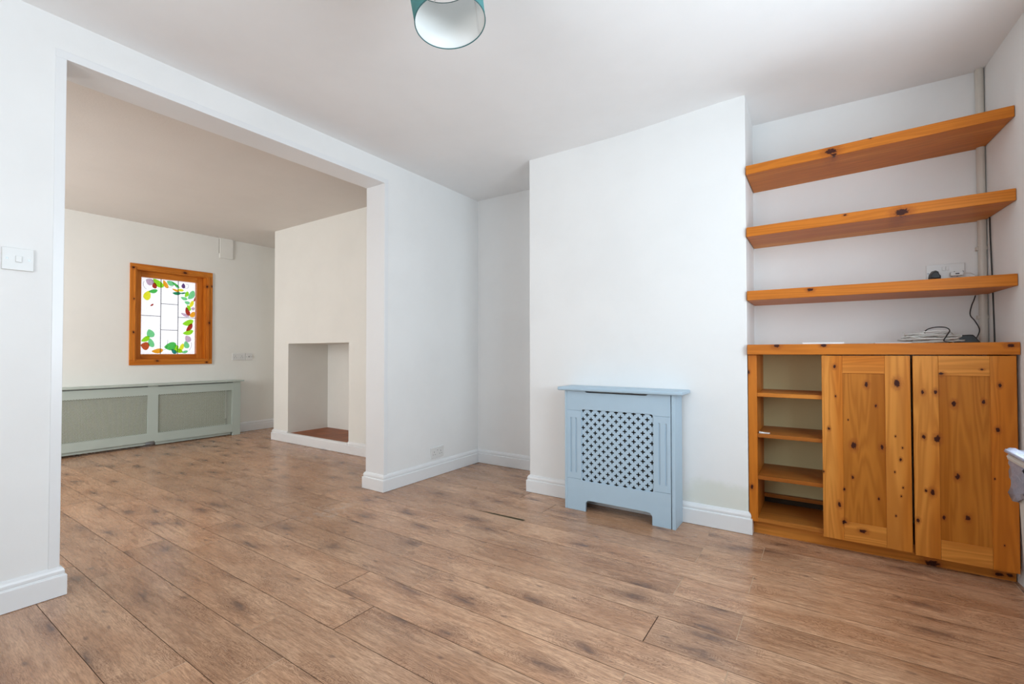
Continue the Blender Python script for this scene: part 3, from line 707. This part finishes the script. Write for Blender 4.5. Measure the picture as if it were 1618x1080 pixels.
# (u, v, half length, half width, angle deg, colour) measured on the panes
LV = [(240, 240, 30, 24, 20, 'lilac'), (281, 275, 24, 16, 80, 'red'), (312, 252, 50, 22, 40, 'lime'), (268, 328, 32, 15, -8, 'green'), (220, 370, 38, 25, 100, 'yellow'), (258, 460, 14, 6, -35, 'red'),
      (378, 262, 36, 15, 60, 'amber'), (424, 250, 32, 18, 25, 'mint'), (470, 262, 34, 8, 35, 'green'), (488, 282, 22, 9, 30, 'mint'), (475, 318, 32, 8, 22, 'amber'), (522, 316, 28, 10, 10, 'yellow'), (485, 347, 34, 12, 2, 'dark'), (545, 346, 26, 6, -5, 'dark'), (552, 277, 20, 15, 80, 'purple'),
      (586, 358, 24, 16, -60, 'lime'), (636, 366, 40, 24, -50, 'mint'), (560, 396, 30, 12, 15, 'mint'), (676, 402, 24, 9, -60, 'red'), (592, 436, 24, 12, 15, 'mint'), (636, 452, 32, 15, -55, 'yellow'), (610, 486, 26, 14, 55, 'lime'), (598, 520, 36, 17, 65, 'red'), (650, 550, 28, 20, -30, 'amber'), (654, 494, 16, 12, 0, 'lilac'), (572, 552, 38, 11, 20, 'lilac'),
      (604, 626, 48, 22, -15, 'lime'), (618, 672, 38, 18, -48, 'red'), (606, 718, 46, 18, -12, 'lime'), (604, 778, 30, 24, 40, 'lilac'), (590, 835, 30, 22, 60, 'mint'), (572, 902, 28, 10, -12, 'mint'), (536, 862, 36, 16, -58, 'yellow'), (504, 886, 40, 16, 20, 'lime'), (430, 848, 48, 30, -15, 'green'), (465, 898, 26, 15, 35, 'teal'), (312, 893, 42, 18, -8, 'amber'),
      (250, 728, 34, 26, 60, 'mint'), (208, 782, 34, 18, -35, 'lime'), (256, 818, 36, 20, 70, 'mint'), (205, 845, 30, 30, 0, 'rust'), (490, 852, 18, 12, 40, 'lime')]
groups = {}
for (u, v, a, b, ang, c) in LV: groups.setdefault(c, []).append((u, v, a, b, ang))
for c, L in groups.items():
    m = MB()
    for (u, v, a, b, ang) in L:
        a *= 1.22; b *= 1.25
        ca, sa = math.cos(math.radians(ang)), math.sin(math.radians(ang)); pts = []
        for k in range(16):
            t_ = k / 16 * 2 * math.pi; px = a * math.cos(t_); py = b * math.sin(t_) * (abs(math.sin(t_)) ** .35) * (1 + .25 * math.cos(t_)) - .12 * b * math.cos(2 * t_)
            pts.append(gmap(u + px * ca - py * sa, v + px * sa + py * ca))
        pts = [(min(max(y, gy0 + .002), gy1 - .013), z) for y, z in pts]
        n = len(pts)
        m.add([(gx + .0023, y, z) for y, z in pts] + [(gx + .0035, y, z) for y, z in pts], [tuple(range(n)), tuple(range(2 * n - 1, n - 1, -1))] + [(i, (i + 1) % n, n + (i + 1) % n, n + i) for i in range(n)])
    o = m.build('glass_leaf', glass_mat('glass_' + c, GC[c], .85), win); o['label'] = {'lime': 'lime green', 'green': 'green', 'mint': 'mint green', 'dark': 'dark green', 'red': 'deep red', 'amber': 'amber', 'yellow': 'yellow green', 'lilac': 'pale lilac', 'teal': 'teal', 'purple': 'purple', 'rust': 'rust red'}[c] + ' stained glass leaf shapes'
# fine painted tendrils
for pts in ([(190, 235), (183, 262), (192, 292), (210, 308)], [(205, 222), (235, 212), (262, 228), (268, 258)], [(395, 292), (440, 284), (462, 262)], [(575, 262), (604, 268), (596, 298), (560, 296)], [(640, 812), (640, 850), (618, 888)], [(404, 790), (403, 815), (390, 870), (360, 884)]):
    P = [(gx + .0025, *gmap(u, v)) for u, v in pts]; tube('tendril', P, .0014, M_lead, win, n=6, sm=5)

# painted box high on the far wall
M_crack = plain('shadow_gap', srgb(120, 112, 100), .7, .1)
bx = empty('cable_box', (FX, -.577, 2.175), 'white painted box cover high on the far wall against the ceiling', 'box cover')
box('box_cover', M_wall2, FX, FX + .022, -.652, -.502, 2.172, 2.418, bx, bevel=.002)
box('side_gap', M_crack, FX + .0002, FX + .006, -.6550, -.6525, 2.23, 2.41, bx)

# ------------------------------------------------------------------ lamp shade
lamp = empty('pendant_lamp', (1.60, -2.19, H), 'teal fabric drum pendant shade hanging at the top of the room', 'lamp')
cL = Vector((1.616, -2.189, 2.100)); ex = Vector((1, 0, .167)).normalized(); ey = Vector((0, 1, .018)); ey = (ey - ex * ex.dot(ey)).normalized(); ax = ex.cross(ey)
tl = NT('teal_shade_fabric'); w1 = tl.noise(tl.vmath('MULTIPLY', tl.pos(), (300, 300, 900)), 1.0, 2)
tl.fin(tl.mix(w1, srgb(112, 170, 168), srgb(90, 148, 150)), .7, .2)
tl2 = tl.node('ShaderNodeBsdfTranslucent', {0: srgb(120, 200, 200)}); mxs = tl.node('ShaderNodeMixShader', {0: .25, 1: tl.bsdf.outputs[0], 2: tl2.outputs[0]}); tl.l.new(mxs.outputs[0], tl.out.inputs[0])
M_liner = plain('white_shade_liner', srgb(236, 238, 236), .45, .4, var=.01)
M_rim = plain('teal_rim_tape', srgb(66, 112, 114), .6, .3)
def ringpts(h, r, n=64): return [cL + ax * h + (ex * math.cos(2 * math.pi * i / n) + ey * math.sin(2 * math.pi * i / n)) * r for i in range(n)]
def band(h0, r0, h1, r1, th):
    n = 64; A = ringpts(h0, r0); B = ringpts(h1, r1); C_ = ringpts(h1, r1 - th); D_ = ringpts(h0, r0 - th); vs = A + B + C_ + D_; fs = []
    for i in range(n):
        j = (i + 1) % n
        for a in range(4): fs.append((a * n + i, a * n + j, ((a + 1) % 4) * n + j, ((a + 1) % 4) * n + i))
    return MB().add(vs, fs)
RB, RT2, HH = .118, .124, .185
band(0, RB, HH, RT2, .0008).build('lamp_shade', tl.m, lamp, smooth=True)
band(.002, RB - .0009, HH - .002, RT2 - .0009, .0008).build('shade_liner', M_liner, lamp, smooth=True)
for h, r in ((0, RB), (HH, RT2)):
    P = ringpts(h, r - .0006); tube('rim_ring', [tuple(p) for p in P] + [tuple(P[0])], .0018, M_rim, lamp, n=6, sm=0)
topc = cL + ax * (HH - .02)
m = MB()
for k in range(3):
    a = 2 * math.pi * k / 3 + .5; e = cL + ax * (HH - .005) + (ex * math.cos(a) + ey * math.sin(a)) * (RT2 - .003)
    d = (e - topc); m.cyl(topc, d, .0016, d.length, 8)
m.cyl(topc - ax * .003, ax, .021, .004, 24)
m.build('shade_spider', M_white_pl, lamp)
# seam strip inside the liner
an = math.radians(72); rd = ex * math.cos(an) + ey * math.sin(an); tg = ax.cross(rd).normalized() * .004
A = cL + ax * .004 + rd * (RB - .0022); B = cL + ax * (HH - .004) + rd * (RT2 - .0022)
MB().add([A - tg, A + tg, B + tg, B - tg, A - tg + rd * .0003, A + tg + rd * .0003, B + tg + rd * .0003, B - tg + rd * .0003], [(0, 1, 2, 3), (4, 5, 6, 7)]).build('liner_seam', M_white_pl, lamp)
m = MB(); m.cyl(topc - ax * .055, ax, .018, .075, 20, .015); m.build('lamp_holder', M_white_pl, lamp, bevel=.002)
m = MB(); m.cyl(Vector((1.578, -2.1925, 2.372)), (0, 0, 1), .045, .029, 28, .05); m.build('ceiling_rose', M_white_pl, lamp, bevel=.003)
tube('flex', [topc + ax * .01, topc + ax * .05, (1.578, -2.1925, 2.375)], .003, M_white_pl, lamp)

# ------------------------------------------------------------------ white bin with a bag at the right edge
M_bin = plain('white_bin_plastic', srgb(206, 206, 202), .35, .4, var=.02)
bn = empty('waste_bin', (3.22, -1.58, 0), 'tall white plastic bin at the right edge beside the pine cabinet', 'bin')
def loop(x0, x1, y0, y1, r, z): return [(a, b, z) for a, b in rrect(x0, x1, y0, y1, r, 5)]
def shell(name, rings, mat, parent, cap_bottom=True):
    n = len(rings[0]); m = MB(); vs = [p for r in rings for p in r]; fs = []
    for k in range(len(rings) - 1):
        for i in range(n): fs.append((k * n + i, k * n + (i + 1) % n, (k + 1) * n + (i + 1) % n, (k + 1) * n + i))
    if cap_bottom: fs.append(tuple(range(n)))
    return m.add(vs, fs).build(name, mat, parent)
bx1 = 3.352
shell('bin_body', [loop(3.124, bx1 - .025, -1.745, -1.424, .03, 0), loop(3.106, bx1 - .010, -1.755, -1.402, .025, .695), loop(3.110, bx1 - .014, -1.751, -1.406, .022, .695), loop(3.128, bx1 - .029, -1.741, -1.428, .027, .006)], M_bin, bn)
shell('bin_rim', [loop(3.104, bx1 - .006, -1.757, -1.400, .028, .683), loop(3.090, bx1 - .001, -1.768, -1.384, .034, .684), loop(3.088, bx1 + .000, -1.770, -1.382, .036, .692), loop(3.092, bx1 - .002, -1.767, -1.386, .033, .699), loop(3.108, bx1 - .012, -1.753, -1.404, .024, .700), loop(3.108, bx1 - .012, -1.753, -1.404, .024, .686)], M_bin, bn, False)
tb = NT('grey_bin_liner'); nb = tb.noise(tb.pos(), 45.0, 4, .6, .8); tb.bump(nb, .6, .006); tb.fin(tb.mix(nb, srgb(176, 176, 190), srgb(134, 134, 150)), .35, .5)
def bag():
    # liner folded over the rim: a crumpled skirt on the back left corner, and a crumpled top
    rr = random.Random(3); m = MB()
    base = rrect(3.084, bx1 + .003, -1.772, -1.379, .034, 6)
    n = len(base); rings = []
    # lie inside, over the rim, then hang outside (left/back side only)
    def off(pts, d, z, jit): 
        out = []
        cx, cy = 3.22, -1.58
        for i, (a, b) in enumerate(pts):
            v = Vector((a - cx, b - cy)); L = v.length; v = v / L * (L + d + (rr.random() - .5) * jit); out.append((min(cx + v.x, bx1 + .004), cy + v.y, z + (rr.random() - .5) * jit))
        return out
    rings = [off(base, -.05, .60, .006), off(base, -.035, .680, .006), off(base, -.022, .706, .008), off(base, -.006, .711, .007), off(base, -.001, .704, .003)]
    vs = [p for r in rings for p in r]; fs = []
    for k in range(len(rings) - 1):
        for i in range(n): fs.append((k * n + i, k * n + (i + 1) % n, (k + 1) * n + (i + 1) % n, (k + 1) * n + i))
    m.add(vs, fs)
    # hanging flap over the far left corner, below the rim
    cols = 14; rows = 8; vs = []; fs = []
    for j in range(rows + 1):
        t_ = j / rows
        for i in range(cols + 1):
            s_ = i / cols
            # runs from the left side (y -1.50) round the corner to the back (x 3.20)
            if s_ < .5: x, y = 3.101, -1.520 + (s_ / .5) * .125
            else: x, y = 3.104 + (s_ - .5) / .5 * .11, -1.395
            bul = .004 + .012 * math.sin(s_ * 17 + j * .8) ** 2 * (0.4 + t_)
            dx, dy = (-1, .0) if s_ < .45 else ((-.7, .7) if s_ < .6 else (0, 1))
            length = .125 * (0.35 + .65 * math.sin(math.pi * min(1, max(0, s_ * .9 + .1))))
            x += dx * bul * (1 - .3 * t_) + (rr.random() - .5) * .003 + .012 * t_ * (1 if s_ < .5 else .4); y += dy * bul + (rr.random() - .5) * .003 - .01 * t_ * (s_ > .5)
            vs.append((x, y, .689 - length * t_ + (rr.random() - .5) * .004))
    for j in range(rows):
        for i in range(cols):
            a = j * (cols + 1) + i; fs.append((a, a + 1, a + cols + 2, a + cols + 1))
    m.add(vs, fs)
    o = m.build('bin_liner', tb.m, smooth=True)
    sd = o.modifiers.new('solid', 'SOLIDIFY'); sd.thickness = .0008
    tag(o, 'crumpled grey plastic liner bag folded over the white bin rim', 'bin bag')
bag()
